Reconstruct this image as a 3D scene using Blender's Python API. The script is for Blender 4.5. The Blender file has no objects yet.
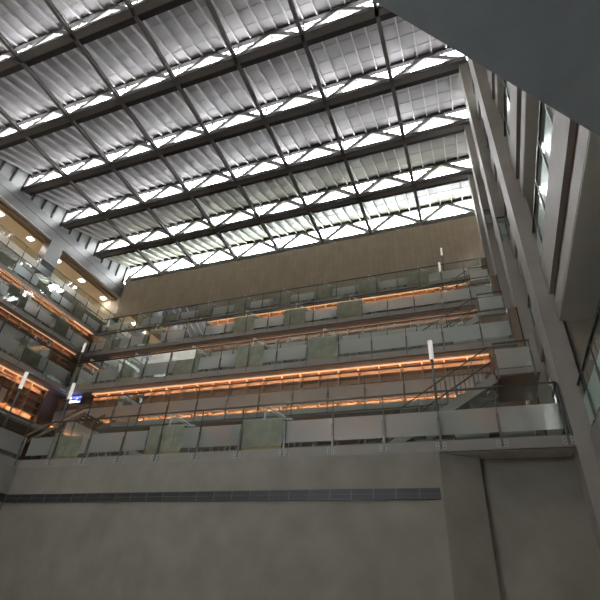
import bpy, math, random
from math import sin, cos, pi, radians
from mathutils import Vector, Matrix
random.seed(4)
sc = bpy.context.scene
C = sc.collection

# ------------------------------------------------------------------ camera, world, exposure
yaw, pit, rol = radians(22.535), radians(33.975), radians(4.260)
Rz = Matrix(((cos(yaw), sin(yaw), 0), (-sin(yaw), cos(yaw), 0), (0, 0, 1)))
Bm = Matrix(((1, 0, 0), (0, -sin(pit), cos(pit)), (0, -cos(pit), -sin(pit))))
Cr = Matrix(((cos(rol), sin(rol), 0), (-sin(rol), cos(rol), 0), (0, 0, 1)))
cam_d = bpy.data.cameras.new('camera')
cam = bpy.data.objects.new('camera', cam_d); C.objects.link(cam)
cam.matrix_world = (Cr @ Bm @ Rz).transposed().to_4x4()
cam_d.sensor_width = 36; cam_d.lens = 36 * 463.56 / 600
cam_d.clip_start = 0.05; cam_d.clip_end = 500
sc.camera = cam

w = bpy.data.worlds.new('sky'); sc.world = w; w.use_nodes = True
wn = w.node_tree; bg = wn.nodes['Background']
tc = wn.nodes.new('ShaderNodeTexCoord'); sx = wn.nodes.new('ShaderNodeSeparateXYZ')
rp = wn.nodes.new('ShaderNodeValToRGB')
rp.color_ramp.elements[0].position = 0.0; rp.color_ramp.elements[0].color = (0.86, 0.90, 0.93, 1)
rp.color_ramp.elements[1].position = 0.7; rp.color_ramp.elements[1].color = (1.0, 1.0, 1.0, 1)
wn.links.new(tc.outputs['Generated'], sx.inputs[0]); wn.links.new(sx.outputs['Z'], rp.inputs[0])
wn.links.new(rp.outputs[0], bg.inputs[0])
bg.inputs[1].default_value = 11.5
sc.view_settings.view_transform = 'Standard'; sc.view_settings.look = 'None'
sc.view_settings.gamma = 1; sc.view_settings.use_curve_mapping = False
sc.view_settings.exposure = 1.75
try:
    sc.cycles.max_bounces = 10; sc.cycles.diffuse_bounces = 6; sc.cycles.glossy_bounces = 4
    sc.cycles.transmission_bounces = 6; sc.cycles.transparent_max_bounces = 24
    sc.cycles.sample_clamp_indirect = 8
    sc.cycles.use_denoising = True
except Exception:
    pass

# ------------------------------------------------------------------ dimensions (camera at the origin, floor at -1.6)
ST = 4.25                                    # depth of one terrace and of one roof bay
FY = {'A': 12.0, 'B': 16.25, 'C': 20.5, 'D': 24.75}
FX = {'A': -15.0, 'B': -19.1, 'C': -23.4, 'D': -27.75}
FZ = {'A': 3.78, 'B': 8.71, 'C': 13.33, 'D': 17.83}
TH = 0.26
MZ = {'A': 6.40, 'B': 11.10, 'C': 15.75}
NEXT = {'A': 'B', 'B': 'C', 'C': 'D'}
XR = 1.75                                    # where the terraces end beside the piers
WY, WX = 29.0, -31.3                         # upper end wall, upper side wall
ZR = 26.7                                    # underside of the roof trusses
NEAR = 3.0
ROOFY = [WY - ST * k for k in range(8)]      # 29 ... -0.75
ORD = ['first', 'second', 'third', 'fourth', 'fifth', 'sixth', 'seventh', 'eighth', 'ninth', 'tenth', 'eleventh', 'twelfth',
       'thirteenth', 'fourteenth', 'fifteenth', 'sixteenth', 'seventeenth', 'eighteenth', 'nineteenth', 'twentieth',
       'twenty-first', 'twenty-second', 'twenty-third', 'twenty-fourth', 'twenty-fifth', 'twenty-sixth', 'twenty-seventh',
       'twenty-eighth', 'twenty-ninth', 'thirtieth', 'thirty-first', 'thirty-second', 'thirty-third']
LN = {'A': 'lowest', 'B': 'second', 'C': 'third', 'D': 'top'}

# portals help the sky light find the clerestory openings
for k, y in enumerate(ROOFY):
    ld = bpy.data.lights.new('sky_portal', 'AREA'); ld.shape = 'RECTANGLE'; ld.size = 33.6; ld.size_y = 1.8
    ld.cycles.is_portal = True
    lo = bpy.data.objects.new('sky_portal', ld); C.objects.link(lo)
    lo.location = (-14.4, y + .25, 27.95); lo.rotation_euler = (radians(-90), 0, 0)

ld = bpy.data.lights.new('sky_portal', 'AREA'); ld.shape = 'RECTANGLE'; ld.size = 5; ld.size_y = 3.5; ld.cycles.is_portal = True
lo = bpy.data.objects.new('sky_portal', ld); C.objects.link(lo); lo.location = (-7.5, -3.05, 6.25); lo.rotation_euler = (radians(90), 0, 0)

# ------------------------------------------------------------------ materials
def mat(name, col, rough=.6, metal=0, var=0, scale=3, bump=0, stretch=(1, 1, 1), emit=None, es=0, spec=.5, coat=0):
    m = bpy.data.materials.new(name); m.use_nodes = True
    nt = m.node_tree; b = nt.nodes['Principled BSDF']
    b.inputs['Base Color'].default_value = (*col, 1); b.inputs['Roughness'].default_value = rough
    b.inputs['Metallic'].default_value = metal; b.inputs['Specular IOR Level'].default_value = spec
    b.inputs['Coat Weight'].default_value = coat
    if emit:
        b.inputs['Emission Color'].default_value = (*emit, 1); b.inputs['Emission Strength'].default_value = es
    if var or bump:
        t = nt.nodes.new('ShaderNodeTexCoord'); mp = nt.nodes.new('ShaderNodeMapping')
        mp.inputs['Scale'].default_value = stretch
        n = nt.nodes.new('ShaderNodeTexNoise'); n.inputs['Scale'].default_value = scale; n.inputs['Detail'].default_value = 6
        nt.links.new(t.outputs['Object'], mp.inputs[0]); nt.links.new(mp.outputs[0], n.inputs['Vector'])
        r = nt.nodes.new('ShaderNodeValToRGB')
        r.color_ramp.elements[0].position = .3; r.color_ramp.elements[1].position = .7
        r.color_ramp.elements[0].color = (*[c * (1 - var) for c in col], 1)
        r.color_ramp.elements[1].color = (*[min(1, c * (1 + var)) for c in col], 1)
        nt.links.new(n.outputs['Fac'], r.inputs[0]); nt.links.new(r.outputs[0], b.inputs['Base Color'])
        if bump:
            bp = nt.nodes.new('ShaderNodeBump'); bp.inputs['Strength'].default_value = bump; bp.inputs['Distance'].default_value = .02
            nt.links.new(n.outputs['Fac'], bp.inputs['Height']); nt.links.new(bp.outputs[0], b.inputs['Normal'])
    return m

def glassmat(name, tint, clear, rough, body, gloss=.5, film=0):
    """architectural pane: part clear, part tinted scattering body, with a fresnel reflection"""
    m = bpy.data.materials.new(name); m.use_nodes = True; nt = m.node_tree
    for n in list(nt.nodes): nt.nodes.remove(n)
    out = nt.nodes.new('ShaderNodeOutputMaterial')
    tr = nt.nodes.new('ShaderNodeBsdfTransparent'); tr.inputs[0].default_value = (*tint, 1)
    df = nt.nodes.new('ShaderNodeBsdfDiffuse'); df.inputs[0].default_value = (*body, 1)
    tl = nt.nodes.new('ShaderNodeBsdfTranslucent'); tl.inputs[0].default_value = (*body, 1)
    mx0 = nt.nodes.new('ShaderNodeMixShader'); mx0.inputs[0].default_value = .5
    nt.links.new(df.outputs[0], mx0.inputs[1]); nt.links.new(tl.outputs[0], mx0.inputs[2])
    if film:
        rf = nt.nodes.new('ShaderNodeBsdfRefraction'); rf.inputs['IOR'].default_value = 1.35
        rf.inputs['Roughness'].default_value = film; rf.inputs[0].default_value = (*tint, 1); tr = rf
    mx = nt.nodes.new('ShaderNodeMixShader'); mx.inputs[0].default_value = clear
    nt.links.new(mx0.outputs[0], mx.inputs[1]); nt.links.new(tr.outputs[0], mx.inputs[2])
    gl = nt.nodes.new('ShaderNodeBsdfGlossy'); gl.inputs['Roughness'].default_value = rough
    gl.inputs[0].default_value = (.95, 1, 1, 1)
    fr = nt.nodes.new('ShaderNodeFresnel'); fr.inputs[0].default_value = 1.5
    mu = nt.nodes.new('ShaderNodeMath'); mu.operation = 'MULTIPLY'; mu.inputs[1].default_value = gloss
    nt.links.new(fr.outputs[0], mu.inputs[0])
    m2 = nt.nodes.new('ShaderNodeMixShader')
    nt.links.new(mu.outputs[0], m2.inputs[0]); nt.links.new(mx.outputs[0], m2.inputs[1]); nt.links.new(gl.outputs[0], m2.inputs[2])
    nt.links.new(m2.outputs[0], out.inputs[0])
    return m

def tilemat(name, c1, c2, bw, bh, rough=.7):
    """pattern of upright boards with short courses"""
    m = bpy.data.materials.new(name); m.use_nodes = True; nt = m.node_tree; b = nt.nodes['Principled BSDF']
    b.inputs['Roughness'].default_value = rough
    t = nt.nodes.new('ShaderNodeTexCoord'); s = nt.nodes.new('ShaderNodeSeparateXYZ'); cb = nt.nodes.new('ShaderNodeCombineXYZ')
    nt.links.new(t.outputs['Object'], s.inputs[0])
    ad = nt.nodes.new('ShaderNodeMath'); ad.operation = 'ADD'
    nt.links.new(s.outputs['X'], ad.inputs[0]); nt.links.new(s.outputs['Y'], ad.inputs[1])
    nt.links.new(s.outputs['Z'], cb.inputs[0]); nt.links.new(ad.outputs[0], cb.inputs[1])
    br = nt.nodes.new('ShaderNodeTexBrick'); br.inputs['Scale'].default_value = 1
    br.inputs['Brick Width'].default_value = bw; br.inputs['Row Height'].default_value = bh
    br.inputs['Mortar Size'].default_value = .012; br.inputs['Color1'].default_value = (*c1, 1)
    br.inputs['Color2'].default_value = (*c2, 1); br.inputs['Mortar'].default_value = (*[c * .8 for c in c1], 1)
    nt.links.new(cb.outputs[0], br.inputs['Vector'])
    n = nt.nodes.new('ShaderNodeTexNoise'); n.inputs['Scale'].default_value = 1.2; n.inputs['Detail'].default_value = 5
    nt.links.new(t.outputs['Object'], n.inputs['Vector'])
    r = nt.nodes.new('ShaderNodeMapRange'); r.inputs[3].default_value = .8; r.inputs[4].default_value = 1.15
    nt.links.new(n.outputs['Fac'], r.inputs[0])
    mx = nt.nodes.new('ShaderNodeVectorMath'); mx.operation = 'SCALE'
    nt.links.new(br.outputs['Color'], mx.inputs[0]); nt.links.new(r.outputs[0], mx.inputs['Scale'])
    nt.links.new(mx.outputs[0], b.inputs['Base Color'])
    return m

M = dict(
    concrete=mat('concrete', (.285, .262, .228), .75, var=.13, scale=1.3, bump=.15),
    fascia=mat('fascia_paint', (.30, .278, .25), .55, var=.06, scale=2),
    pier=mat('pier_concrete', (.33, .305, .28), .6, var=.10, scale=1.1, bump=.1),
    soffit=mat('soffit', (.46, .43, .39), .7, var=.06, scale=2),
    overhead=mat('overhead_soffit', (.38, .44, .50), .7, var=.08, scale=3),
    floor=mat('floor_carpet', (.20, .19, .18), .9, var=.08, scale=8),
    hall=mat('hall_stone_floor', (.30, .29, .27), .5, var=.08, scale=1),
    steel=mat('truss_paint', (.19, .178, .175), .5, var=.08, scale=4),
    brownwall=mat('brown_plaster', (.34, .295, .235), .7, var=.08, scale=1.5),
    soffit2=mat('pale_soffit', (.72, .68, .62), .7, var=.04, scale=1.5),
    plate=mat('bracket_steel', (.42, .41, .39), .5),
    brace=mat('brace_paint', (.42, .41, .40), .5),
    deck=mat('roof_deck', (.30, .29, .295), .5, var=.07, scale=.7, stretch=(1, .4, 1)),
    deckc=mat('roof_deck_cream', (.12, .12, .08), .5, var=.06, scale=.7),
    rib=mat('rib_paint', (.46, .45, .45), .45),
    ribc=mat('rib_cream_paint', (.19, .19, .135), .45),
    gutter=mat('gutter_dark', (.06, .055, .055), .6),
    beam=mat('metal_cladding', (.17, .167, .163), .45, metal=.2, var=.04, scale=1.2),
    louver=mat('infill_panel', (.26, .26, .257), .5, var=.03),
    dark=mat('dark_metal', (.035, .03, .028), .5),
    post=mat('rail_steel', (.17, .175, .17), .4, metal=.5, var=.05, scale=8),
    handrail=mat('handrail_steel', (.10, .10, .095), .35, metal=.6),
    white=mat('white_enamel', (.75, .73, .70), .4),
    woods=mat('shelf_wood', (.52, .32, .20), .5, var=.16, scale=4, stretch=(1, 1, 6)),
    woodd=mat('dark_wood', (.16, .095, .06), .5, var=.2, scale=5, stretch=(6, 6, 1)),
    woodb=mat('guard_wood', (.24, .165, .11), .5, var=.2, scale=5, stretch=(6, 6, 1)),
    ceilw=mat('ceiling_wood', (.72, .62, .48), .6, var=.08, scale=3, stretch=(6, 1, 1)),
    endwall=tilemat('end_wall_boards', (.46, .375, .285), (.50, .41, .32), 1.4, .42),
    felt=mat('carrel_felt', (.47, .42, .33), .95, var=.22, scale=2.5, bump=.2),
    feltd=mat('carrel_side', (.36, .31, .23), .95, var=.10, scale=4),
    oak=mat('oak', (.45, .30, .14), .6, var=.15, scale=6),
    black=mat('black_plastic', (.02, .02, .022), .4),
    led=mat('led_diffuser', (1, .8, .6), .5, emit=(1.0, .66, .42), es=6.5),
    ledsoft=mat('led_bar', (1, .8, .6), .5, emit=(1.0, .70, .46), es=9),
    line=mat('glowing_edge', (1, .8, .6), .5, emit=(1.0, .55, .30), es=.28),
    linedim=mat('dim_edge', (1, .8, .6), .5, emit=(1.0, .55, .30), es=.06),
    ledwide=mat('walkway_light', (1, .85, .7), .5, emit=(1.0, .68, .44), es=17),
    ledoff=mat('led_dim', (1, .8, .6), .5, emit=(1.0, .64, .42), es=1.8),
    panel=mat('downlight_diffuser', (1, 1, 1), .5, emit=(1.0, .93, .82), es=13),
    lampw=mat('lamp_shade_white', (.80, .78, .74), .5, emit=(1, .93, .85), es=.12),
    screen=mat('screen_blue', (.02, .03, .15), .3, emit=(.10, .12, .50), es=.9),
    glyph=mat('screen_writing', (.9, .9, 1), .4, emit=(.75, .78, 1), es=2.2),
    grille=mat('grille_dark', (.07, .07, .072), .5, metal=.4),
    grilleb=mat('grille_bar', (.15, .15, .15), .5, metal=.4),
    clear=glassmat('clear_glass', (.86, .93, .91), .97, .03, (.3, .4, .38), .9),
    frost=glassmat('frosted_film', (.98, .99, .98), .74, .22, (.86, .93, .92), .9, film=.48),
    teal=glassmat('frosted_green_film', (.80, .96, .92), .08, .2, (.82, 1.0, .95), .9, film=.4),
    pane=glassmat('clerestory_pane', (.97, .99, 1), .93, .05, (.9, .9, .9), .4),
    tint=glassmat('tinted_facade_glass', (.55, .58, .60), .98, .03, (.2, .2, .2), .6),
    wallglass=mat('dark_window_glass', (.05, .06, .06), .04, spec=1.0, coat=.6),
)

# ------------------------------------------------------------------ mesh helpers
class MB:
    def __init__(s): s.v = []; s.f = []; s.m = []; s.mats = []
    def mi(s, m):
        if m not in s.mats: s.mats.append(m)
        return s.mats.index(m)
    def poly(s, pts, faces, m):
        b = len(s.v); s.v += [tuple(p) for p in pts]; k = s.mi(m)
        for f in faces: s.f.append([b + i for i in f]); s.m.append(k)
        return s
    def box(s, x0, x1, y0, y1, z0, z1, m):
        p = [(x0, y0, z0), (x1, y0, z0), (x1, y1, z0), (x0, y1, z0), (x0, y0, z1), (x1, y0, z1), (x1, y1, z1), (x0, y1, z1)]
        return s.poly(p, [(3, 2, 1, 0), (4, 5, 6, 7), (0, 1, 5, 4), (1, 2, 6, 5), (2, 3, 7, 6), (3, 0, 4, 7)], m)
    def bar(s, a, b, w, h, m, up=(0, 0, 1)):
        a, b = Vector(a), Vector(b); d = (b - a).normalized(); up = Vector(up)
        if abs(d.dot(up)) > .98: up = Vector((1, 0, 0))
        x = d.cross(up).normalized(); y = x.cross(d)
        p = []
        for q in (a, b):
            for i, j in ((-1, -1), (1, -1), (1, 1), (-1, 1)): p.append(q + x * w / 2 * i + y * h / 2 * j)
        return s.poly(p, [(0, 1, 2, 3), (7, 6, 5, 4), (0, 4, 5, 1), (1, 5, 6, 2), (2, 6, 7, 3), (3, 7, 4, 0)], m)
    def tube(s, pts, r, m, n=8):
        pts = [Vector(p) for p in pts]
        for i in range(len(pts) - 1):
            a, b = pts[i], pts[i + 1]; d = (b - a).normalized()
            u = Vector((0, 0, 1)) if abs(d.z) < .9 else Vector((1, 0, 0))
            x = d.cross(u).normalized(); y = x.cross(d); P = []
            for q in (a - d * r * .3, b + d * r * .3):
                for k in range(n): t = 2 * pi * k / n; P.append(q + x * r * cos(t) + y * r * sin(t))
            s.poly(P, [[k, (k + 1) % n, n + (k + 1) % n, n + k] for k in range(n)] + [list(range(n))[::-1], list(range(n, 2 * n))], m)
        return s
    def prism(s, xy, z0, z1, m):
        n = len(xy)
        P = [(x, y, z0) for x, y in xy] + [(x, y, z1) for x, y in xy]
        return s.poly(P, [list(range(n))[::-1], list(range(n, 2 * n))] + [[k, (k + 1) % n, n + (k + 1) % n, n + k] for k in range(n)], m)
    def extr(s, prof, axis, a, b, m):
        """profile of (u, z) swept along 'x' (u is y) or along 'y' (u is x)"""
        n = len(prof); f = (lambda t, u, z: (t, u, z)) if axis == 'x' else (lambda t, u, z: (u, t, z))
        P = [f(a, u, z) for u, z in prof] + [f(b, u, z) for u, z in prof]
        return s.poly(P, [list(range(n))[::-1], list(range(n, 2 * n))] + [[k, (k + 1) % n, n + (k + 1) % n, n + k] for k in range(n)], m)
    def me(s, name):
        me = bpy.data.meshes.new(name); me.from_pydata(s.v, [], s.f)
        for m in s.mats: me.materials.append(m)
        me.polygons.foreach_set('material_index', s.m)
        import bmesh
        bm = bmesh.new(); bm.from_mesh(me); bmesh.ops.recalc_face_normals(bm, faces=bm.faces); bm.to_mesh(me); bm.free()
        return me
    def build(s, name, parent=None, loc=None, smooth=False):
        o = bpy.data.objects.new(name, s.me(name)); C.objects.link(o)
        if parent: o.parent = parent
        if loc: o.location = loc
        if smooth: o.data.polygons.foreach_set('use_smooth', [True] * len(o.data.polygons))
        return o

def tag(o, label, cat, group=None, kind=None):
    o['label'] = label; o['category'] = cat
    if group: o['group'] = group
    if kind: o['kind'] = kind
    return o
def thing(name, label, cat, loc=(0, 0, 0), rz=0, group=None, kind=None):
    o = bpy.data.objects.new(name, None); o.empty_display_size = .2; C.objects.link(o)
    o.location = loc; o.rotation_euler = (0, 0, rz)
    return tag(o, label, cat, group, kind)
KIDS = {}
def dup(root, loc, rz, label, group=None):
    r = root.copy(); C.objects.link(r); r.location = loc; r.rotation_euler = (0, 0, rz); r['label'] = label
    if group: r['group'] = group
    if root.name not in KIDS: KIDS[root.name] = [(c, [g for g in bpy.data.objects if g.parent == c]) for c in bpy.data.objects if c.parent == root]
    for c, gs in KIDS[root.name]:
        n = c.copy(); C.objects.link(n); n.parent = r
        for g in gs:
            h = g.copy(); C.objects.link(h); h.parent = n
    return r
def struct(name, mb, label, cat, loc=None):
    return tag(mb.build(name, None, loc), label, cat, None, 'structure')

# ------------------------------------------------------------------ the setting: hall floor, walls
fl = MB().box(-37, 7, -3, 31, -1.9, -1.6, M['hall']); struct('floor', fl, 'pale stone ground floor of the atrium hall', 'floor')

# base wall below the lowest terrace, with the bend and the recess beside the pier
z0, z1 = -1.6, FZ['A'] - TH
wb = MB().prism([(-15.3, 12.0), (-0.97, 12.0), (-0.06, 12.5), (-0.04, 12.72), (2.05, 12.72), (2.05, 12.95), (-15.3, 12.95)], z0, z1, M['concrete'])
struct('wall_back', wb, 'grey concrete wall below the lowest terrace, bent back beside the pier', 'wall')
wl = MB().box(-15.3, -15.0, -2.6, 12.0, z0, z1, M['concrete'])
struct('wall_left', wl, 'grey concrete side wall below the lowest terrace', 'wall')

def vent(name, a, b, zlo, zhi, label):
    t = thing(name, label, 'vent')
    ax = 'x' if a[1] == b[1] else 'y'
    L = abs(b[0] - a[0]) + abs(b[1] - a[1])
    bk = MB(); br = MB()
    if ax == 'x':
        bk.box(a[0], b[0], a[1] - .03, a[1] - .002, zlo, zhi, M['grille'])
        x = a[0]
        while x < b[0] + .01: br.box(x - .012, x + .012, a[1] - .045, a[1] - .03, zlo, zhi, M['grilleb']); x += .56
        for z in (zlo + .006, (zlo + zhi) / 2, zhi - .006): br.box(a[0], b[0], a[1] - .045, a[1] - .03, z - .006, z + .006, M['grilleb'])
    else:
        bk.box(a[0] + .002, a[0] + .03, a[1], b[1], zlo, zhi, M['grille'])
        y = a[1]
        while y < b[1] + .01: br.box(a[0] + .03, a[0] + .045, y - .012, y + .012, zlo, zhi, M['grilleb']); y += .56
        for z in (zlo + .006, (zlo + zhi) / 2, zhi - .006): br.box(a[0] + .03, a[0] + .045, a[1], b[1], z - .006, z + .006, M['grilleb'])
    bk.build('backing', t); br.build('grille', t)
vent('wall_vent', (-14.95, 12.0), (-1.03, 12.0), 2.41, 2.665, 'long dark slot vent across the wide concrete wall under the lowest terrace')
vent('wall_vent', (-15.0, -2), (-15.0, 11.95), 2.41, 2.665, 'dark slot vent on the side concrete wall meeting the wide one at the corner')

# terrace slabs: L-shaped, lengthwise wing and side wing
def slab(z1, x0, y0, xb, yb, th, label, name, m=M['fascia'], xr=XR):
    if z1 == FZ['A']: xr = 2.04
    # inner corner (x0,y0), outer corner (xb,yb)
    mb = MB()
    mb.prism([(x0, y0), (xr, y0), (xr, yb), (xb, yb), (xb, -2.6), (x0, -2.6)], z1 - th, z1, m)
    mb.prism([(x0 - .02, y0 + .02), (xr - .02, y0 + .02), (xr - .02, yb), (xb, yb), (xb, -2.6), (x0 - .02, -2.6)], z1, z1 + .02, M['floor'])
    mb.prism([(x0 - .12, y0 + .12), (xr - .02, y0 + .12), (xr - .02, yb), (xb, yb), (xb, -2.6), (x0 - .12, -2.6)], z1 - th - .03, z1 - th, M['soffit'])
    return struct(name, mb, label, 'floor')
for i, k in enumerate('ABCD'):
    back = (FX[k] - 5.3, FY[k] + 5.3)
    if k == 'D': back = (-36.5, 29.0)
    slab(FZ[k], FX[k], FY[k], back[0], back[1], TH, LN[k] + ' terrace slab with a plain grey edge stepping around the atrium', 'floor_terrace')
for k in 'ABC':
    slab(MZ[k], FX[k] - 3.7, FY[k] + 3.7, FX[k] - 5.1, FY[k] + 5.1, .2, 'narrow walkway slab in front of the shelves above the ' + LN[k] + ' terrace', 'floor_walkway', xr=1.0)
    # wall behind the shelves
    yb, xb = FY[k] + 5.13, FX[k] - 5.13
    wmb = MB().prism([(1.74, yb), (1.74, yb + .15), (xb - .15, yb + .15), (xb - .15, -2.6), (xb, -2.6), (xb, yb)], FZ[k] + .02, FZ[NEXT[k]] - TH - .03, M['woodd'])
    struct('wall_shelf', wmb, 'dark wall behind the bookshelves of the ' + LN[k] + ' terrace', 'wall')

# upper end wall of pale brown boards under the last clerestory
ew = MB().box(WX, 2.6, WY, WY + .3, FZ['D'] - TH, ZR - .02, M['endwall'])
struct('wall_end', ew, 'tall brown boarded end wall under the last row of roof windows', 'wall')

# side wall at the top: metal beam, column, gallery, infill panels
bmw = MB().box(WX - .6, WX, -2.6, WY, 24.85, 26.45, M['beam'])
bmw.box(WX - .62, WX + .02, -2.6, WY, 25.64, 25.66, M['dark'])
struct('beam_side', bmw, 'long grey metal clad beam under the roof above the top gallery', 'beam')
tr = MB().box(WX - 1.0, WX - .6, -2.6, WY, 24.6, 25.3, M['woodd']); tr.box(WX - .62, WX - .02, -2.6, WY, 24.72, 24.85, M['soffit']).box(WX - .62, WX - .35, -2.6, WY, 24.5, 24.72, M['woodb'])
struct('trim_1', tr, 'brown recessed trim along the underside of the metal beam', 'trim')
for y, t in ((20.0, 'standing mid gallery'), (7.65, 'standing nearer the hall front')):
    cm = MB().box(WX - .85, WX + .03, y, y + 1.3, 17.85, 24.9, M['beam'])
    struct('column_side', cm, 'square grey clad column ' + t + ' below the metal beam', 'column')
cl = MB().box(-36.5, WX - .6, -2.6, WY, 24.65, 24.85, M['ceilw']); struct('ceiling_gallery', cl, 'tan gallery ceiling behind the metal beam', 'ceiling')
gw = MB().box(-36.6, -36.4, -2.6, WY, 17.85, 24.8, M['ceilw']); gw.box(-36.6, WX, WY, WY + .2, 17.6, 25, M['ceilw'])
struct('wall_gallery', gw, 'tan back wall of the top gallery', 'wall')
gs = MB().box(-36.4, WX + .1, -2.6, WY, 20.95, 21.33, M['fascia']).box(-36.4, WX + .1, -2.6, WY, 21.33, 21.35, M['ceilw']); struct('floor_gallery', gs, 'grey gallery slab above the top side terrace', 'floor')  # pale top layer added to bounce light onto the gallery ceiling
inf = MB().box(WX - .3, WX - .2, -2.6, WY, 26.45, 29.0, M['louver'])
y = -2.0
while y < WY:
    inf.box(WX - .2, WX - .08, y - .05, y + .05, 26.45, 28.9, M['dark']); y += 1.06
struct('wall_infill', inf, 'pale infill panels with dark uprights between metal beam and roof', 'wall')
for i, y in enumerate([28.4 - 3.05 * k for k in range(8)]):
    t = thing('ceiling_light', 'square white downlight in the tan gallery ceiling, ' + ORD[i] + ' from the brown end wall', 'ceiling light',
              (WX - 1.55, y, 24.65), 0, 'downlights of the top gallery')
    MB().box(-.27, .27, -.25, .25, -.03, .01, M['white']).build('frame', t)
    MB().box(-.22, .22, -.20, .20, -.045, -.03, M['panel']).build('diffuser', t)

# outer shell
WF = (-9.2, -5.8, 5.0, 7.6)
sh = MB().box(-37, 7, -3.2, -2.6, -1.6, WF[2], M['concrete']).box(-37, 7, -3.2, -2.6, WF[3], 29.2, M['concrete'])
sh.box(-37, WF[0], -3.2, -2.6, WF[2], WF[3], M['concrete']).box(WF[1], 7, -3.2, -2.6, WF[2], WF[3], M['concrete'])
struct('wall_front', sh, 'plain grey wall closing the hall behind the viewer', 'wall')
wt = thing('window_30', 'tinted window in the wall behind the viewer', 'window', (0, -2.9, 0), 0, None, 'structure')  # unseen window, added and sized to brighten the lower walls
fr = MB()
for k in range(5): x = WF[0] + (WF[1] - WF[0]) * k / 4; fr.box(x - .05, x + .05, -.1, .1, WF[2], WF[3], M['dark'])
for z in (WF[2] + .05, 6.2, WF[3] - .05): fr.box(WF[0], WF[1], -.1, .1, z - .06, z + .06, M['dark'])
fr.build('window_frame', wt)
MB().poly([(WF[0], 0, WF[2]), (WF[1], 0, WF[2]), (WF[1], 0, WF[3]), (WF[0], 0, WF[3])], [(0, 1, 2, 3)], M['tint']).build('glass', wt)
sh = MB().box(6.4, 6.9, -2.6, 30, -1.6, 27.2, M['soffit']); sh.box(2.6, 6.9, WY, WY + .3, -1.6, 28.9, M['soffit']).box(3.0, 3.2, -2.6, WY, 24.6, 29.0, M['pier']).box(-37, 7, -3.1, -2.6, 29, 31, M['soffit'])
struct('wall_right', sh, 'plain back wall of the rooms beyond the piers', 'wall')

# ------------------------------------------------------------------ roof
XN = [2.4 - 4.2 * k for k in range(9)]
GH = 1.95
for i, y in enumerate(ROOFY):
    o_ = ['brown end wall row', 'second row from the end wall', 'third row from the end wall', 'fourth row from the end wall',
          'fifth row from the end wall', 'sixth row from the end wall', 'seventh row from the end wall', 'eighth row from the end wall'][i]
    # deck sloping up from the next nearer truss to the top of this glazing
    yn = y - ST
    if yn > -3.5:
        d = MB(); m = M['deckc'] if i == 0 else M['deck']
        za, zb = ZR + .50, ZR + GH + .05
        x0, x1 = WX - .3, 6.6
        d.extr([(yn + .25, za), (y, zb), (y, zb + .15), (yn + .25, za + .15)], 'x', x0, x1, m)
        x = 2.4 - .84
        k = 1
        while x > WX:
            w = .03
            d.extr([(x - w, 0), (x + w, 0), (x + w, 1), (x - w, 1)], 'y', 0, 0.001, m) if False else None
            P = [(x - w, yn + .25, za - .26), (x + w, yn + .25, za - .26), (x + w, y - .20, zb - .28), (x - w, y - .20, zb - .28),
                 (x - w, yn + .25, za), (x + w, yn + .25, za), (x + w, y, zb), (x - w, y, zb)]
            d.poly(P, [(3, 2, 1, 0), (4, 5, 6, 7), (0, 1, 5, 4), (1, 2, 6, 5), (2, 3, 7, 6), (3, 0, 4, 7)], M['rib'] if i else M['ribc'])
            x -= .84
        # seams across the deck
        for t in (.25, .5, .75):
            yy = yn + .25 + (y - yn - .25) * t; zz = za + (zb - za) * t
            d.bar((x0, yy, zz - .005), (x1, yy, zz - .005), .03, .02, m)
        d.box(x0, x1, yn + .22, yn + .62, ZR + .22, ZR + .27, M['gutter']).box(x0, x1, yn + .22, yn + .26, ZR + .22, ZR + .55, M['gutter'])
        struct('ceiling_%d' % (i + 1), d, ('cream' if i == 0 else 'grey') + ' ribbed sloping roof deck of the ' + o_, 'ceiling')
    g = MB().box(WX - .3, 6.6, y - .18, y + .02, ZR + GH - .28, ZR + GH, M['gutter'])
    struct('trim_%d' % (i + 2), g, 'dark gutter beam above the glazing of the ' + o_, 'trim')
    # clerestory window
    wt = thing('window_%d' % (i + 1), 'bright clerestory window band of the ' + o_, 'window', (0, y + .15, 0), 0, None, 'structure')
    fr = MB(); x = 2.4
    while x > WX: fr.box(x - .02, x + .02, -.03, .03, ZR, ZR + GH, M['post']); x -= 1.05
    fr.box(WX, 2.6, -.04, .04, ZR + .38, ZR + .44, M['post']); fr.box(WX, 2.6, -.04, .04, ZR + GH - .32, ZR + GH - .27, M['post'])
    fr.build('window_frame', wt)
    MB().poly([(WX, 0, ZR), (2.6, 0, ZR), (2.6, 0, ZR + GH), (WX, 0, ZR + GH)], [(0, 1, 2, 3)], M['pane']).build('glass', wt)
    # truss
    tt = thing('roof_truss', 'dark steel roof truss crossing the atrium at the ' + o_, 'truss', (0, y, ZR), 0, 'roof trusses')
    cw = .42 if i else .16
    ch = MB().box(WX - .1, 2.5, -cw / 2, cw / 2, 0, .05, M['steel']); ch.box(WX - .1, 2.5, -cw / 2, cw / 2, .33, .38, M['steel'])
    ch.box(WX - .1, 2.5, -.05, .05, .05, .33, M['steel'])
    ch.box(WX - .1, 2.5, -cw / 2, -cw / 2 + .02, .0, .38, M['steel'])
    ch.build('bottom_chord', tt)
    MB().box(WX - .1, 2.5, -.10, .10, GH - .2, GH - .05, M['steel']).build('top_chord', tt)
    for k in range(8):
        a, b = XN[k], XN[k + 1]; mid = (a + b) / 2
        MB().bar((a, 0, .3), (mid, 0, GH - .12), .33, .20, M['brace'], (0, 1, 0)).build('diagonal', tt)
        MB().bar((b, 0, .3), (mid, 0, GH - .12), .33, .20, M['brace'], (0, 1, 0)).build('diagonal', tt)
        MB().box(b - .05, b + .05, -.06, .06, .3, GH - .1, M['steel']).build('upright', tt)
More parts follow.
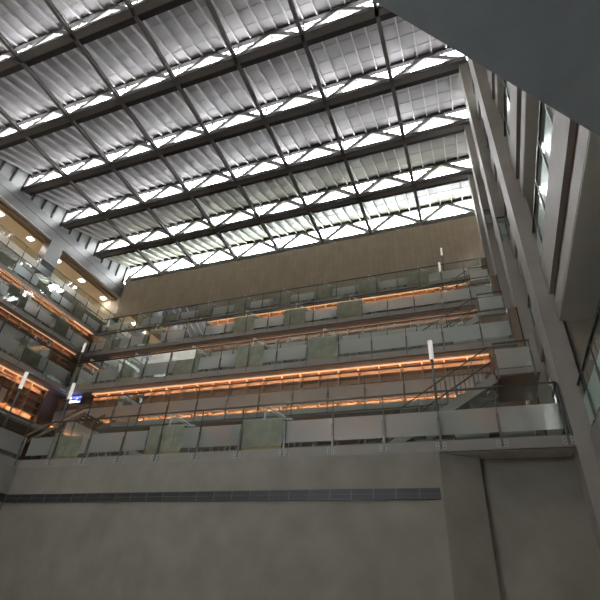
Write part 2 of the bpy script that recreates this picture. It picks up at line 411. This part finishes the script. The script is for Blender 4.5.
# tie beams running lengthwise
for k, x in enumerate(XN[1:-1]):
    tb = MB().box(x - .11, x + .11, -2.6, WY, ZR + .00, ZR + .04, M['steel']); tb.box(x - .11, x + .11, -2.6, WY, ZR + .22, ZR + .26, M['steel'])
    tb.box(x - .03, x + .03, -2.6, WY, ZR + .04, ZR + .22, M['steel'])
    o = tb.build('tie_beam'); tag(o, 'dark steel tie beam running lengthwise under the roof, ' + ORD[k] + ' from the piers', 'beam', 'roof tie beams')

# ------------------------------------------------------------------ side with piers
for i, y in enumerate((12.0, 16.25, 20.5, 24.75)):
    p = MB().box(2.05, 2.52, y, y + 1.0, -1.6, 27.5, M['pier'])
    if i == 0: p.box(2.36, 3.3, y - .25, y, -1.6, FZ['A'] - 1.05, M['pier'])
    struct('column_pier', p, 'tall pale concrete pier rising to the roof, ' + ORD[i] + ' from the hall front', 'column')
RZ = [3.78, 8.71, 13.33, 17.83, 22.4]
RN = ['lowest', 'second', 'third', 'fourth', 'top']
for i, z in enumerate(RZ):
    s = MB()
    s.box(2.38, 2.95, -2.6, 29, z - 1.05, z, M['fascia'] if 0 else M['pier'])
    s.box(2.50, 2.95, -2.6, 29, z - 1.40, z - 1.05, M['woodd'])
    s.box(2.43, 2.95, -2.6, 29, z - 1.88, z - 1.40, M['pier'])
    s.box(2.44, 3.25, -2.6, 29, z - 1.92, z - 1.88, M['soffit2'])
    s.box(2.95, 6.4, -2.6, 29, z - .4, z, M['soffit'])
    struct('floor_pier_side', s, 'deep pale edge of the ' + RN[i] + ' floor running past the piers', 'floor')
    if i < 4:
        g = thing('window_%d' % (20 + i), 'dark glass room front above the ' + RN[i] + ' floor edge beyond the piers', 'window', (0, 0, 0), 0, None, 'structure')
        MB().box(3.55, 3.58, -2.6, 29, z, RZ[i + 1] - .4, M['wallglass']).build('glass', g)
        f = MB(); y = -2
        while y < 29: f.box(3.49, 3.55, y - .03, y + .03, z, RZ[i + 1] - .4, M['dark']); y += 1.4
        f.build('window_frame', g)
# beige wall beyond the first pier
bw = MB().box(2.58, 6.4, 12.1, 12.3, 3.8, 6.8, M['brownwall']).box(2.521, 2.58, 12.02, 12.3, 3.8, 6.8, M['dark']); struct('wall_beyond_pier', bw, 'brownish plain wall beside the first pier above the lowest floor', 'wall')

# overhead soffit above the viewer
ov = MB().prism([(-.60, 1.13), (2.36, 4.21), (2.36, -2.6), (-.60, -2.6)], 3.52, 3.8, M['overhead'])
struct('ceiling_overhead', ov, 'dark blue grey soffit of a bridge directly overhead, cut diagonally', 'ceiling')

# ------------------------------------------------------------------ railings
CX = {'A': [-5.92, -9.27, -13.25], 'B': [-5.63, -8.98, -12.2, -15.5, -18.35], 'C': [-5.6, -8.8, -12.0, -15.25, -18.45, -21.6],
      'D': [-2.16, -5.45, -8.6, -11.7, -14.83, -17.9, -21.1, -24.3]}
RH = 1.33
def railing(a, b, z, label, group, pitch=1.43, start=0.0, film='frost', bracket=False, h=RH, bare=()):
    """straight run from a to b; local x along the run, local -y is the open side"""
    a, b = Vector((*a, 0)), Vector((*b, 0)); L = (b - a).length; rz = math.atan2((b - a).y, (b - a).x)
    t = thing('glass_railing', label, 'railing', (a.x, a.y, z), rz, group)
    MB().bar((0, 0, h), (L, 0, h), .05, .04, M['handrail']).build('handrail', t)
    xs = [x for x in [start + pitch * k for k in range(-1, int(L / pitch) + 3)] if -.001 <= x <= L + .001]
    for x in xs:
        p = MB().box(x - .028, x + .028, -.055, -.005, -.2, .62, M['post'])
        p.box(x - .012, x + .012, -.04, -.015, .62, h, M['handrail'])
        p = p.build('post', t)
        if bracket:
            q = MB().box(x - .13, x - .04, -.075, -.052, -.22, -.04, M['plate']); q.box(x + .04, x + .13, -.075, -.052, -.22, -.04, M['plate'])
            for dx in (-.085, .085):
                for dz in (-.17, -.09): q.box(x + dx - .012, x + dx + .012, -.082, -.075, dz - .015, dz + .015, M['dark'])
            q.build('bracket', p)
    ed = [0] + [x for x in xs if .2 < x < L - .2] + [L]
    for u, v in zip(ed[:-1], ed[1:]):
        u += .015; v -= .015
        g = MB()
        for za, zb, m in ((.02, .17, 'clear'), (.17, .80, film), (.80, h - .02, 'clear')):
            if m != 'clear' and bare:
                cuts = sorted({u, v} | {min(v, max(u, c + d)) for c in bare for d in (-.67, .67)})
                for p, q in zip(cuts[:-1], cuts[1:]):
                    if q - p < .01: continue
                    if any(abs((p + q) / 2 - c) < .67 for c in bare): g.poly([(p, .02, za), (q, .02, za), (q, .02, zb), (p, .02, zb)], [(0, 1, 2, 3)], M['clear'])
                    else: g.box(p, q, .014, .024, za, zb, M[m])
                continue
            if m == 'clear': g.poly([(u, .02, za), (v, .02, za), (v, .02, zb), (u, .02, zb)], [(0, 1, 2, 3)], M[m])
            else: g.box(u, v, .014, .024, za, zb, M[m])
        g.build('glass_panel', t)
    return t
for k in 'ABCD':
    # post rows measured from the pier end
    xr = 1.98 if k == 'A' else XR - .05
    L = xr - FX[k] - .05
    pt = 1.415 if k == 'A' else 1.385
    st = (L - (0.05 if k == 'A' else xr - .66)) % pt
    railing((FX[k] + .05, FY[k] + .05), (xr, FY[k] + .05), FZ[k], 'long frosted glass railing along the ' + LN[k] + ' terrace, facing the viewer', 'terrace railings', pitch=pt, start=st, bracket=(k == 'A'), bare=[x - FX[k] - .05 for x in CX[k]])
    railing((FX[k] - .05, 1.0), (FX[k] - .05, FY[k] + .0), FZ[k], 'frosted glass railing along the ' + LN[k] + ' side terrace', 'side terrace railings', start=(FY[k] - 1.0 - .15) % 1.4, pitch=1.4, bare=[FY[k] - 2.6 - 3.3 * i - 1.0 for i in range({'A': 2, 'B': 3, 'C': 4, 'D': 5}[k])])
    r = railing((xr, FY[k] + .08), (xr, FY[k] + 1.0), FZ[k], 'short glass return railing closing the ' + LN[k] + ' terrace beside its pier', 'return railings', start=0, film='clear')
for k in 'ABC':
    y, x = FY[k] + 3.7, FX[k] - 3.7
    railing((x + .03, y + .03), (0.55, y + .03), MZ[k], 'frosted glass railing of the shelf walkway above the ' + LN[k] + ' terrace', 'walkway railings', start=.7)
    railing((x - .03, 1.0), (x - .03, y - 2.6), MZ[k], 'frosted glass railing of the side shelf walkway above the ' + LN[k] + ' terrace', 'side walkway railings', start=.3)
railing((WX + .05, 1.0), (WX + .05, WY - .1), 21.35, 'frosted glass railing of the top side gallery under the metal beam', 'side terrace railings', start=.2)
for i, z in enumerate(RZ[:]):
    segs = [(-2.0, 12.0), (13.05, 16.2), (17.3, 20.45), (21.55, 24.7), (25.8, 28.9)]
    for j, (ya, yb) in enumerate(segs):
        w_ = ['before the first pier', 'between the first and second piers', 'between the second and third piers', 'between the third and fourth piers', 'beyond the fourth pier'][j]
        railing((2.43, yb), (2.43, ya), z, 'pale green glass railing on the ' + RN[i] + ' floor edge ' + w_, 'pier side railings', start=(.9 if j == 0 else .5), pitch=1.3, film='teal', h=1.2)

# ------------------------------------------------------------------ bookshelves and light strips
PW = .84
def shelf_unit(name, h, label, loc, rz, group, lit, lamp):
    """local x across the unit, local +y into the wall, open side at -y"""
    t = thing(name, label, 'bookshelf', loc, rz, group)
    D = .34
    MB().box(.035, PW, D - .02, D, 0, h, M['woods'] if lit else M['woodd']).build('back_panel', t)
    MB().box(0, .035, 0, D, 0, h, M['woods']).build('side_panel', t)
    n = max(2, round(h / .33))
    for i in range(n + 1):
        z = h - i * h / n
        MB().box(.035, PW, .01, D - .02, max(0, z - .025), z, M['woods']).build('shelf_board', t)
    if lamp:
        z = h - 4 * h / n - .025 if lit else h - .025  # bar in the lower bays is added, to warm the frosted railing
        lb = MB().box(.05, PW - .02, .04, .06, z - .04, z, M['woods']); lb.box(.05, PW - .02, .061, .065, z - .035, z - .003, M['ledsoft'])
        lb.build('light_bar', t)
    return t
def shelf_row(k, wing, zlo, zhi, u0, n, what, lit):
    proto = None
    for i in range(n):
        far = ORD[i] + (' from the pier side' if wing == 'long' else ' from the dark corner')
        label = 'wooden ' + what + ' bookshelf bay on the ' + LN[k] + ' ' + wing + ' terrace, ' + far
        if wing == 'long':
            loc, rz = (u0 - PW * (i + 1), FY[k] + SO[k], zlo), 0
        else:
            loc, rz = (FX[k] - SO[k], u0 - PW * (i + 1), zlo), pi / 2
        g = what + ' bookshelf bays on the ' + LN[k] + ' ' + wing + ' terrace'
        if proto is None: proto = shelf_unit('bookshelf', zhi - zlo, label, loc, rz, g, lit, k == 'A')
        else: dup(proto, loc, rz, label, g)
def strip(a, b, z, label, m, line):
    """cove light: opaque profile towards the hall, emitter towards the shelves, thin glowing edge in front"""
    t = thing('light_strip', label, 'light strip', (0, 0, 0))
    if a[1] == b[1]:
        y = a[1] - .06
        MB().box(a[0], b[0], y - .03, y, z - .055, z + .02, M['soffit']).build('profile', t)
        MB().box(a[0], b[0], y + .001, y + .004, z - .045, z + .01, m).build('emitter', t)
        MB().box(a[0], b[0], y - .035, y - .03, z - .060, z - .020, line).build('diffuser', t)
    else:
        x = a[0] + .06
        MB().box(x, x + .03, a[1], b[1], z - .055, z + .02, M['soffit']).build('profile', t)
        MB().box(x - .004, x - .001, a[1], b[1], z - .045, z + .01, m).build('emitter', t)
        MB().box(x + .03, x + .035, a[1], b[1], z - .060, z - .020, line).build('diffuser', t)
SO = {'A': 4.75, 'B': 4.75, 'C': 4.5}
ENDX = {'A': .85, 'B': .88, 'C': 1.6}
for k in 'ABC':
    top = FZ[NEXT[k]] - TH - .05
    x1, y1 = ENDX[k], FY[k] + SO[k]
    n = int((x1 - (FX[k] - 3.4)) / PW)
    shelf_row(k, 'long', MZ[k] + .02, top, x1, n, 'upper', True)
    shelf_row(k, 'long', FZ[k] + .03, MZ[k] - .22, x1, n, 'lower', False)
    ns = int((FY[k] + 3.7 - 4) / PW)
    shelf_row(k, 'side', MZ[k] + .02, top, FY[k] + 3.7, ns, 'upper', True)
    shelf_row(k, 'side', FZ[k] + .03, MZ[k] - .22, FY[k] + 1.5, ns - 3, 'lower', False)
    led = M['led'] if k != 'B' else M['ledoff']
    strip((x1 - n * PW, y1 - .06), (x1, y1 - .06), top - .02, 'glowing orange light strip above the long shelves of the ' + LN[k] + ' terrace', led, M['line'] if k != 'B' else M['linedim'])
    strip((FX[k] - SO[k] + .06, FY[k] + 3.7 - ns * PW), (FX[k] - SO[k] + .06, FY[k] + 3.7), top - .02, 'glowing orange light strip above the side shelves of the ' + LN[k] + ' terrace', M['led'] if k != 'B' else M['ledoff'], M['line'])

for (x0, x1, y0, y1, w_) in ((-17.5, .8, 16.38, 16.5, 'long'), (FX['A'] - 4.5, FX['A'] - 4.38, 4.0, 13.2, 'side')):
    t = thing('ceiling_strip', 'warm glowing strip light under the ' + w_ + ' walkway behind the lowest glass railing', 'light strip', (0, 0, 0))  # strip light added so the frosted glass glows warm from behind
    MB().box(x0, x1, y0, y1, 6.185, 6.199, M['white']).build('housing', t)
    MB().box(x0 + .01, x1 - .01, y0 + .01, y1 - .01, 6.175, 6.185, M['ledwide']).build('diffuser', t)

# ------------------------------------------------------------------ study carrels with chairs and arm lamps
def carrel(label, loc, rz, group):
    """origin at floor, screen faces local -y (towards the glass)"""
    t = thing('study_carrel', label, 'study carrel', loc, rz, group)
    W = .66
    p = MB().box(-W, W, 0, .05, .10, 1.0, M['felt'])
    for i in range(1, 4): x = -W + 2 * W * i / 4; p.box(x - .004, x + .004, -.004, 0, .1, 1.0, M['feltd'])
    p.build('front_screen', t)
    MB().box(-W, -W + .04, .05, .80, .10, 1.0, M['feltd']).build('side_screen', t)
    MB().box(W - .04, W, .05, .80, .10, 1.0, M['feltd']).build('side_screen', t)
    MB().box(-W - .01, W + .01, -.005, .16, 1.0, 1.02, M['white']).build('top_trim', t)
    MB().box(-W, W, .0, .05, .02, .10, M['oak']).build('kick_board', t)
    MB().box(-W + .04, W - .04, .08, .80, .70, .735, M['oak']).build('desk_top', t)
    for sx in (-1, 1):
        MB().bar((sx * (W + .10), .30, 0), (sx * (W + .03), .45, .70), .035, .035, M['white']).build('leg', t)
        MB().bar((sx * (W + .10), .90, 0), (sx * (W + .03), .75, .70), .035, .035, M['white']).build('leg', t)
    return t
def arm_lamp(label, loc, rz, group):
    t = thing('arm_lamp', label, 'desk lamp', loc, rz, group)
    MB().box(-.07, .07, -.05, .05, 0, .03, M['white']).build('base', t)
    MB().tube([(0, 0, .03), (.03, 0, .46)], .03, M['white']).build('post', t)
    MB().tube([(.03, 0, .46), (.60, .25, .12)], .027, M['white']).build('arm', t)
    MB().tube([(.03, 0, .40), (.56, .25, .06)], .012, M['white']).build('stay_rod', t)
    MB().box(.50, .80, .20, .32, .05, .10, M['white']).build('lamp_head', t)
    return t
def chair(label, loc, rz, group):
    t = thing('desk_chair', label, 'chair', loc, rz, group)
    s = MB(); n = 8
    P = []
    prof = [(-.22, .47), (-.20, .45), (0, .44), (.16, .45), (.22, .50), (.25, .62), (.28, .82)]
    for y, z in prof:
        for x in (-.22, -.12, 0, .12, .22): P.append((x, y, z + abs(x) * .12))
    F = []
    for i in range(len(prof) - 1):
        for j in range(4): F.append((i * 5 + j, i * 5 + j + 1, i * 5 + 5 + j + 1, i * 5 + 5 + j))
    s.poly(P, F, M['black']); s.poly([(x, y + .008, z - .02) for x, y, z in P], F, M['black'])
    s.build('seat_shell', t, smooth=False)
    for sx in (-1, 1):
        for sy in (-1, 1):
            MB().bar((sx * .13, sy * .12, .44), (sx * .23, sy * .24, 0), .025, .025, M['white']).build('leg', t)
    MB().box(-.14, .14, -.13, .13, .415, .435, M['white']).build('seat_frame', t)
    return t
pc = pl = ph = None
def station(loc, rz, k, wing, nth):
    global pc, pl, ph
    w3 = ' the ' + nth.replace(' from', ' carrel from') + ', ' + LN[k] + ' ' + wing + ' terrace'
    where = ' on the ' + LN[k] + ' ' + wing + ' terrace, ' + nth
    R = Matrix.Rotation(rz, 3, 'Z'); hs = .88 if k == 'A' else 1.06
    L = Vector(loc)
    lab = 'felt study carrel' + where
    g = 'study carrels on the ' + LN[k] + ' ' + wing + ' terrace'
    if pc is None: pc = c_ = carrel(lab, L, rz, g)
    else: c_ = dup(pc, L, rz, lab, g)
    c_.scale = (1, 1, hs)
    lab = 'white arm lamp atop the carrel' + where
    l2 = L + R @ Vector((.0, .10, 1.021 * hs)); g2 = 'arm lamps on the ' + LN[k] + ' ' + wing + ' terrace'
    if pl is None: pl = arm_lamp(lab, l2, rz, g2)
    else: dup(pl, l2, rz, lab, g2)
    for dx, w_ in (() if nth.startswith('first from the corner') or (wing == 'long' and loc[0] < FX[k] + 1.2) else ()) or ((1.25, 'pier side'), (-1.15, 'corner side')):
        if wing == 'long' and (loc[0] + dx < FX[k] + 2.2 or (k == 'C' and dx < 0 and loc[0] < -20) or (k == 'D' and dx > 0 and loc[0] > -3)): continue
        lab = 'dark chair on the ' + (w_ if wing == 'long' else ('corner side' if dx > 0 else 'viewer side')) + ' of' + w3
        l3 = L + R @ Vector((dx, .5, 0)); g3 = 'desk chairs on the ' + LN[k] + ' ' + wing + ' terrace'
        if ph is None: ph = chair(lab, l3, rz + .3, g3)
        else: dup(ph, l3, rz + (.3 if dx > 0 else -2.2), lab, g3)
for k in 'ABCD':
    for i, x in enumerate(CX[k]):
        station((x, FY[k] + .09, FZ[k] + .021), 0, k, 'long', ORD[i] + ' from the piers')
    for i in range({'A': 2, 'B': 3, 'C': 4, 'D': 5}[k]):
        station((FX[k] - .09, FY[k] - 2.6 - 3.3 * i, FZ[k] + .021), pi / 2, k, 'side', ORD[i] + ' from the corner')

# ------------------------------------------------------------------ tall pole lamps
def pole_lamp(x, y, z, h, hh, r, label):
    t = thing('pole_lamp', label, 'lamp', (x, y, z), 0, 'pole lamps')
    MB().tube([(0, 0, .02), (0, 0, .03)], .14, M['post'], 16).build('base', t)
    MB().tube([(0, 0, .03), (0, 0, h - hh)], .035, M['post'], 10).build('pole', t)
    MB().tube([(0, 0, h - hh), (0, 0, h)], r, M['lampw'], 16).build('lamp_shade', t)
    MB().tube([(0, 0, h - hh - .03), (0, 0, h - hh)], r * .8, M['dark'], 16).build('collar', t)
for a in [(-14.25, 12.4, 'A', 2.95, .62, .065, 'white topped pole lamp on the lowest terrace beside the carrel in the corner'),
          (-.93, 12.4, 'A', 3.03, .58, .065, 'white topped pole lamp on the lowest terrace before the stair'),
          (-15.35, 11.15, 'A', 2.95, .62, .065, 'white topped pole lamp on the lowest side terrace'),
          (-19.25, 16.55, 'B', 2.65, .52, .06, 'white topped pole lamp at the corner of the second terrace'),
          (-22.9, 20.95, 'C', 2.65, .48, .06, 'white topped pole lamp at the corner of the third terrace'),
          (-.63, 20.85, 'C', 2.9, .60, .06, 'white topped pole lamp before the stair on the third terrace'),
          (-.52, 25.0, 'D', 2.8, .60, .06, 'white topped pole lamp in front of the brown end wall on the top terrace'),
          (-27.3, 25.3, 'D', 2.8, .6, .06, 'white topped pole lamp at the corner of the top terrace')]:
    pole_lamp(a[0], a[1], FZ[a[2]] + .02, a[3], a[4], a[5], a[6])

# ------------------------------------------------------------------ stairs to the walkways, landings
def stair(k):
    y0, z0, z1 = FY[k] + 2.0, FZ[k] + .02, MZ[k] - .05
    xa, xb = -3.3, .75; yw = 1.15
    t = thing('staircase', 'straight flight with dark sloping handrails rising to the landing above the ' + LN[k] + ' terrace', 'stairs', (0, y0, 0))
    n = 14
    for yy in (0, yw):
        MB().bar((xa, yy, z0 + .05), (xb, yy, z1 - .12), .04, .26, M['fascia']).build('stringer', t)
    for i in range(n):
        x = xa + (xb - xa) * (i + 1) / n; z = z0 + (z1 - z0) * (i + 1) / n
        MB().box(x - .30, x, .02, yw - .02, z - .05, z, M['fascia']).build('tread', t)
    for yy in (0, yw):
        for h in ((.95, .42) if yy == 0 else (.95,)):
            MB().tube([(xa, yy, z0 + h), (xb - .05, yy, z1 + h)], .022, M['handrail']).build('handrail', t)
        b = MB()
        for i in range(0, n * 2 + 1):
            u = i / (n * 2); x = xa + (xb - .05 - xa) * u; z = z0 + (z1 - z0) * u
            if i % 4 == 0: b.box(x - .02, x + .02, yy - .02, yy + .02, z, z + .95, M['post'])
            else: b.box(x - .006, x + .006, yy - .006, yy + .006, z + .05, z + .93, M['post'])
        b.build('baluster_row', t)
    l = MB().box(.75, 1.95, y0 - .3, FY[k] + 3.7, z1 - .18, z1, M['fascia'])
    l.box(.8, 1.9, y0 - .2, FY[k] + 3.7, z1 - .24, z1 - .18, M['woodd'])
    struct('floor_landing', l, 'small stair landing slab above the ' + LN[k] + ' terrace near the pier', 'floor')
    railing((.82, y0 - .25), (1.85, y0 - .25), z1 - .1, 'single frosted guard panel of the stair landing above the ' + LN[k] + ' terrace', 'landing guards', start=0, pitch=1.0, h=1.0)
    # timber guard between terrace end and pier
    g = MB().box(1.76, 2.04, FY[k] + ST - .05, FY[k] + ST + .9, FZ[k] + .3, FZ[NEXT[k]] + 1.25, M['woodb'])
    g.box(2.0, 2.045, FY[k] + ST - .07, FY[k] + ST - .05, FZ[k] + .3, FZ[NEXT[k]] + 1.25, M['black'])
    tag(g.build('wood_panel'), 'tall brown timber panel beside the pier at the end of the ' + LN[NEXT[k]] + ' terrace', 'panel')
    return t
for k in 'ABC': stair(k)
railing((2.06, 16.1), (2.38, 16.1), RZ[2], 'small pale glass guard closing the third floor edge against the second pier', None, start=.02, pitch=.28, h=1.1)
railing((2.06, 20.35), (2.38, 20.35), RZ[3], 'small pale glass guard closing the fourth floor edge against the third pier', None, start=.02, pitch=.28, h=1.1)

# ------------------------------------------------------------------ blue screen, slatted corner screen and corner stair
t = thing('display_screen', 'small glowing blue display with white writing at the start of the orange shelves', 'sign', (-18.72, 16.62, 8.16))
MB().box(-.46, .46, 0, .06, -.19, .19, M['black']).build('casing', t)
MB().box(-.44, .44, -.006, 0, -.17, .17, M['screen']).build('display', t)
gb = MB()
gb.box(-.40, .42, -.012, -.006, -.165, -.125, M['glyph'])
for x, wd, zl, zh in ((-.24, .05, -.10, .10), (-.17, .05, -.06, .03), (-.09, .05, -.06, .03), (-.01, .05, -.06, .03), (.07, .05, -.06, .03), (.15, .05, -.06, .05)):
    gb.box(x, x + .014, -.012, -.006, zl, zh, M['glyph']); gb.box(x, x + wd, -.012, -.006, zh - .015, zh, M['glyph'])
    gb.box(x + wd - .014, x + wd, -.012, -.006, zl, zh, M['glyph'])
gb.build('writing', t)
sw = thing('slatted_screen', 'brown slatted timber screen standing under the small blue display', 'screen', (-19.4, 16.55, 5.0))
fr = MB().box(0, 2.0, 0, .06, 0, .05, M['woodd'])
for z in (.7, 1.4, 2.1, 2.8): fr.box(0, 2.0, 0, .06, z, z + .05, M['woodb'])
fr.build('frame', sw)
sl = MB(); x = .05
while x < 2.0: sl.box(x, x + .045, -.02, .0, .02, 2.8, M['woodb']); x += .13
sl.build('slats', sw)
t = thing('staircase', 'low slotted stair flight in the dark corner behind the lowest terrace railing', 'stairs', (0, 14.3, 0))
pa, pb = (-18.7, 5.0), (-15.2, 6.35)
for yy in (0, 1.1):
    MB().bar((pa[0], yy, pa[1]), (pb[0], yy, pb[1]), .04, .14, M['woodb']).build('stringer', t)
    MB().bar((pa[0], yy, pa[1] + .32), (pb[0], yy, pb[1] + .32), .04, .10, M['woodb']).build('handrail', t)
for i in range(22):
    u = (i + .5) / 22; x = pa[0] + (pb[0] - pa[0]) * u; z = pa[1] + (pb[1] - pa[1]) * u
    MB().box(x - .06, x + .03, .0, 1.1, z, z + .05, M['woodd']).build('tread', t)
cwm = MB().box(-19.9, -19.75, 15.8, 16.7, 6.4, 8.4, M['woodd']).box(-19.9, -19.4, 16.7, 16.85, 6.4, 8.4, M['woodd'])
struct('wall_corner', cwm, 'dark brown lining in the corner where the two shelf walls meet', 'wall')

# ------------------------------------------------------------------ white tub chairs near the pier
def tub(label, loc, rz):
    t = thing('tub_chair', label, 'armchair', loc, rz, None)
    N = 18; s = MB(); P = []
    for i in range(N + 1):
        a = pi * (-.12) + pi * 1.24 * i / N
        hgt = .40 + .18 * sin(max(0, min(pi, a))) ** .7 if 0 <= a <= pi else .48
        for r, z in ((.36, .12), (.42, .30), (.44, hgt - .03), (.41, hgt), (.37, hgt - .03), (.34, .32)):
            P.append((r * cos(a), r * sin(a), z))
    F = [(i * 6 + j, (i + 1) * 6 + j, (i + 1) * 6 + (j + 1) % 6, i * 6 + (j + 1) % 6) for i in range(N) for j in range(6)]
    F += [tuple(range(6)), tuple(range(N * 6, N * 6 + 6))[::-1]]
    s.poly(P, F, M['white']); s.build('tub_shell', t, smooth=True)
    c = MB(); c.prism([(.35 * cos(2 * pi * i / 20), .33 * sin(2 * pi * i / 20) - .02) for i in range(20)], .14, .40, M['white']); c.build('seat', t)
    for x, y in ((-.25, -.2), (.25, -.2), (-.22, .25), (.22, .25)): MB().box(x - .02, x + .02, y - .02, y + .02, 0, .14, M['dark']).build('leg', t)
tub('white rounded tub chair behind the glass at the pier end of the lowest terrace', (-.15, 12.75, FZ['A'] + .02), pi + .2)
tub('white rounded tub chair nearest the pier on the lowest terrace', (.95, 12.8, FZ['A'] + .02), pi - .2)
tub('white rounded tub chair behind the glass at the pier end of the second terrace', (.05, 17.0, FZ['B'] + .02), pi + .2)
tub('white rounded tub chair nearest the pier on the second terrace', (1.1, 17.0, FZ['B'] + .02), pi - .1)
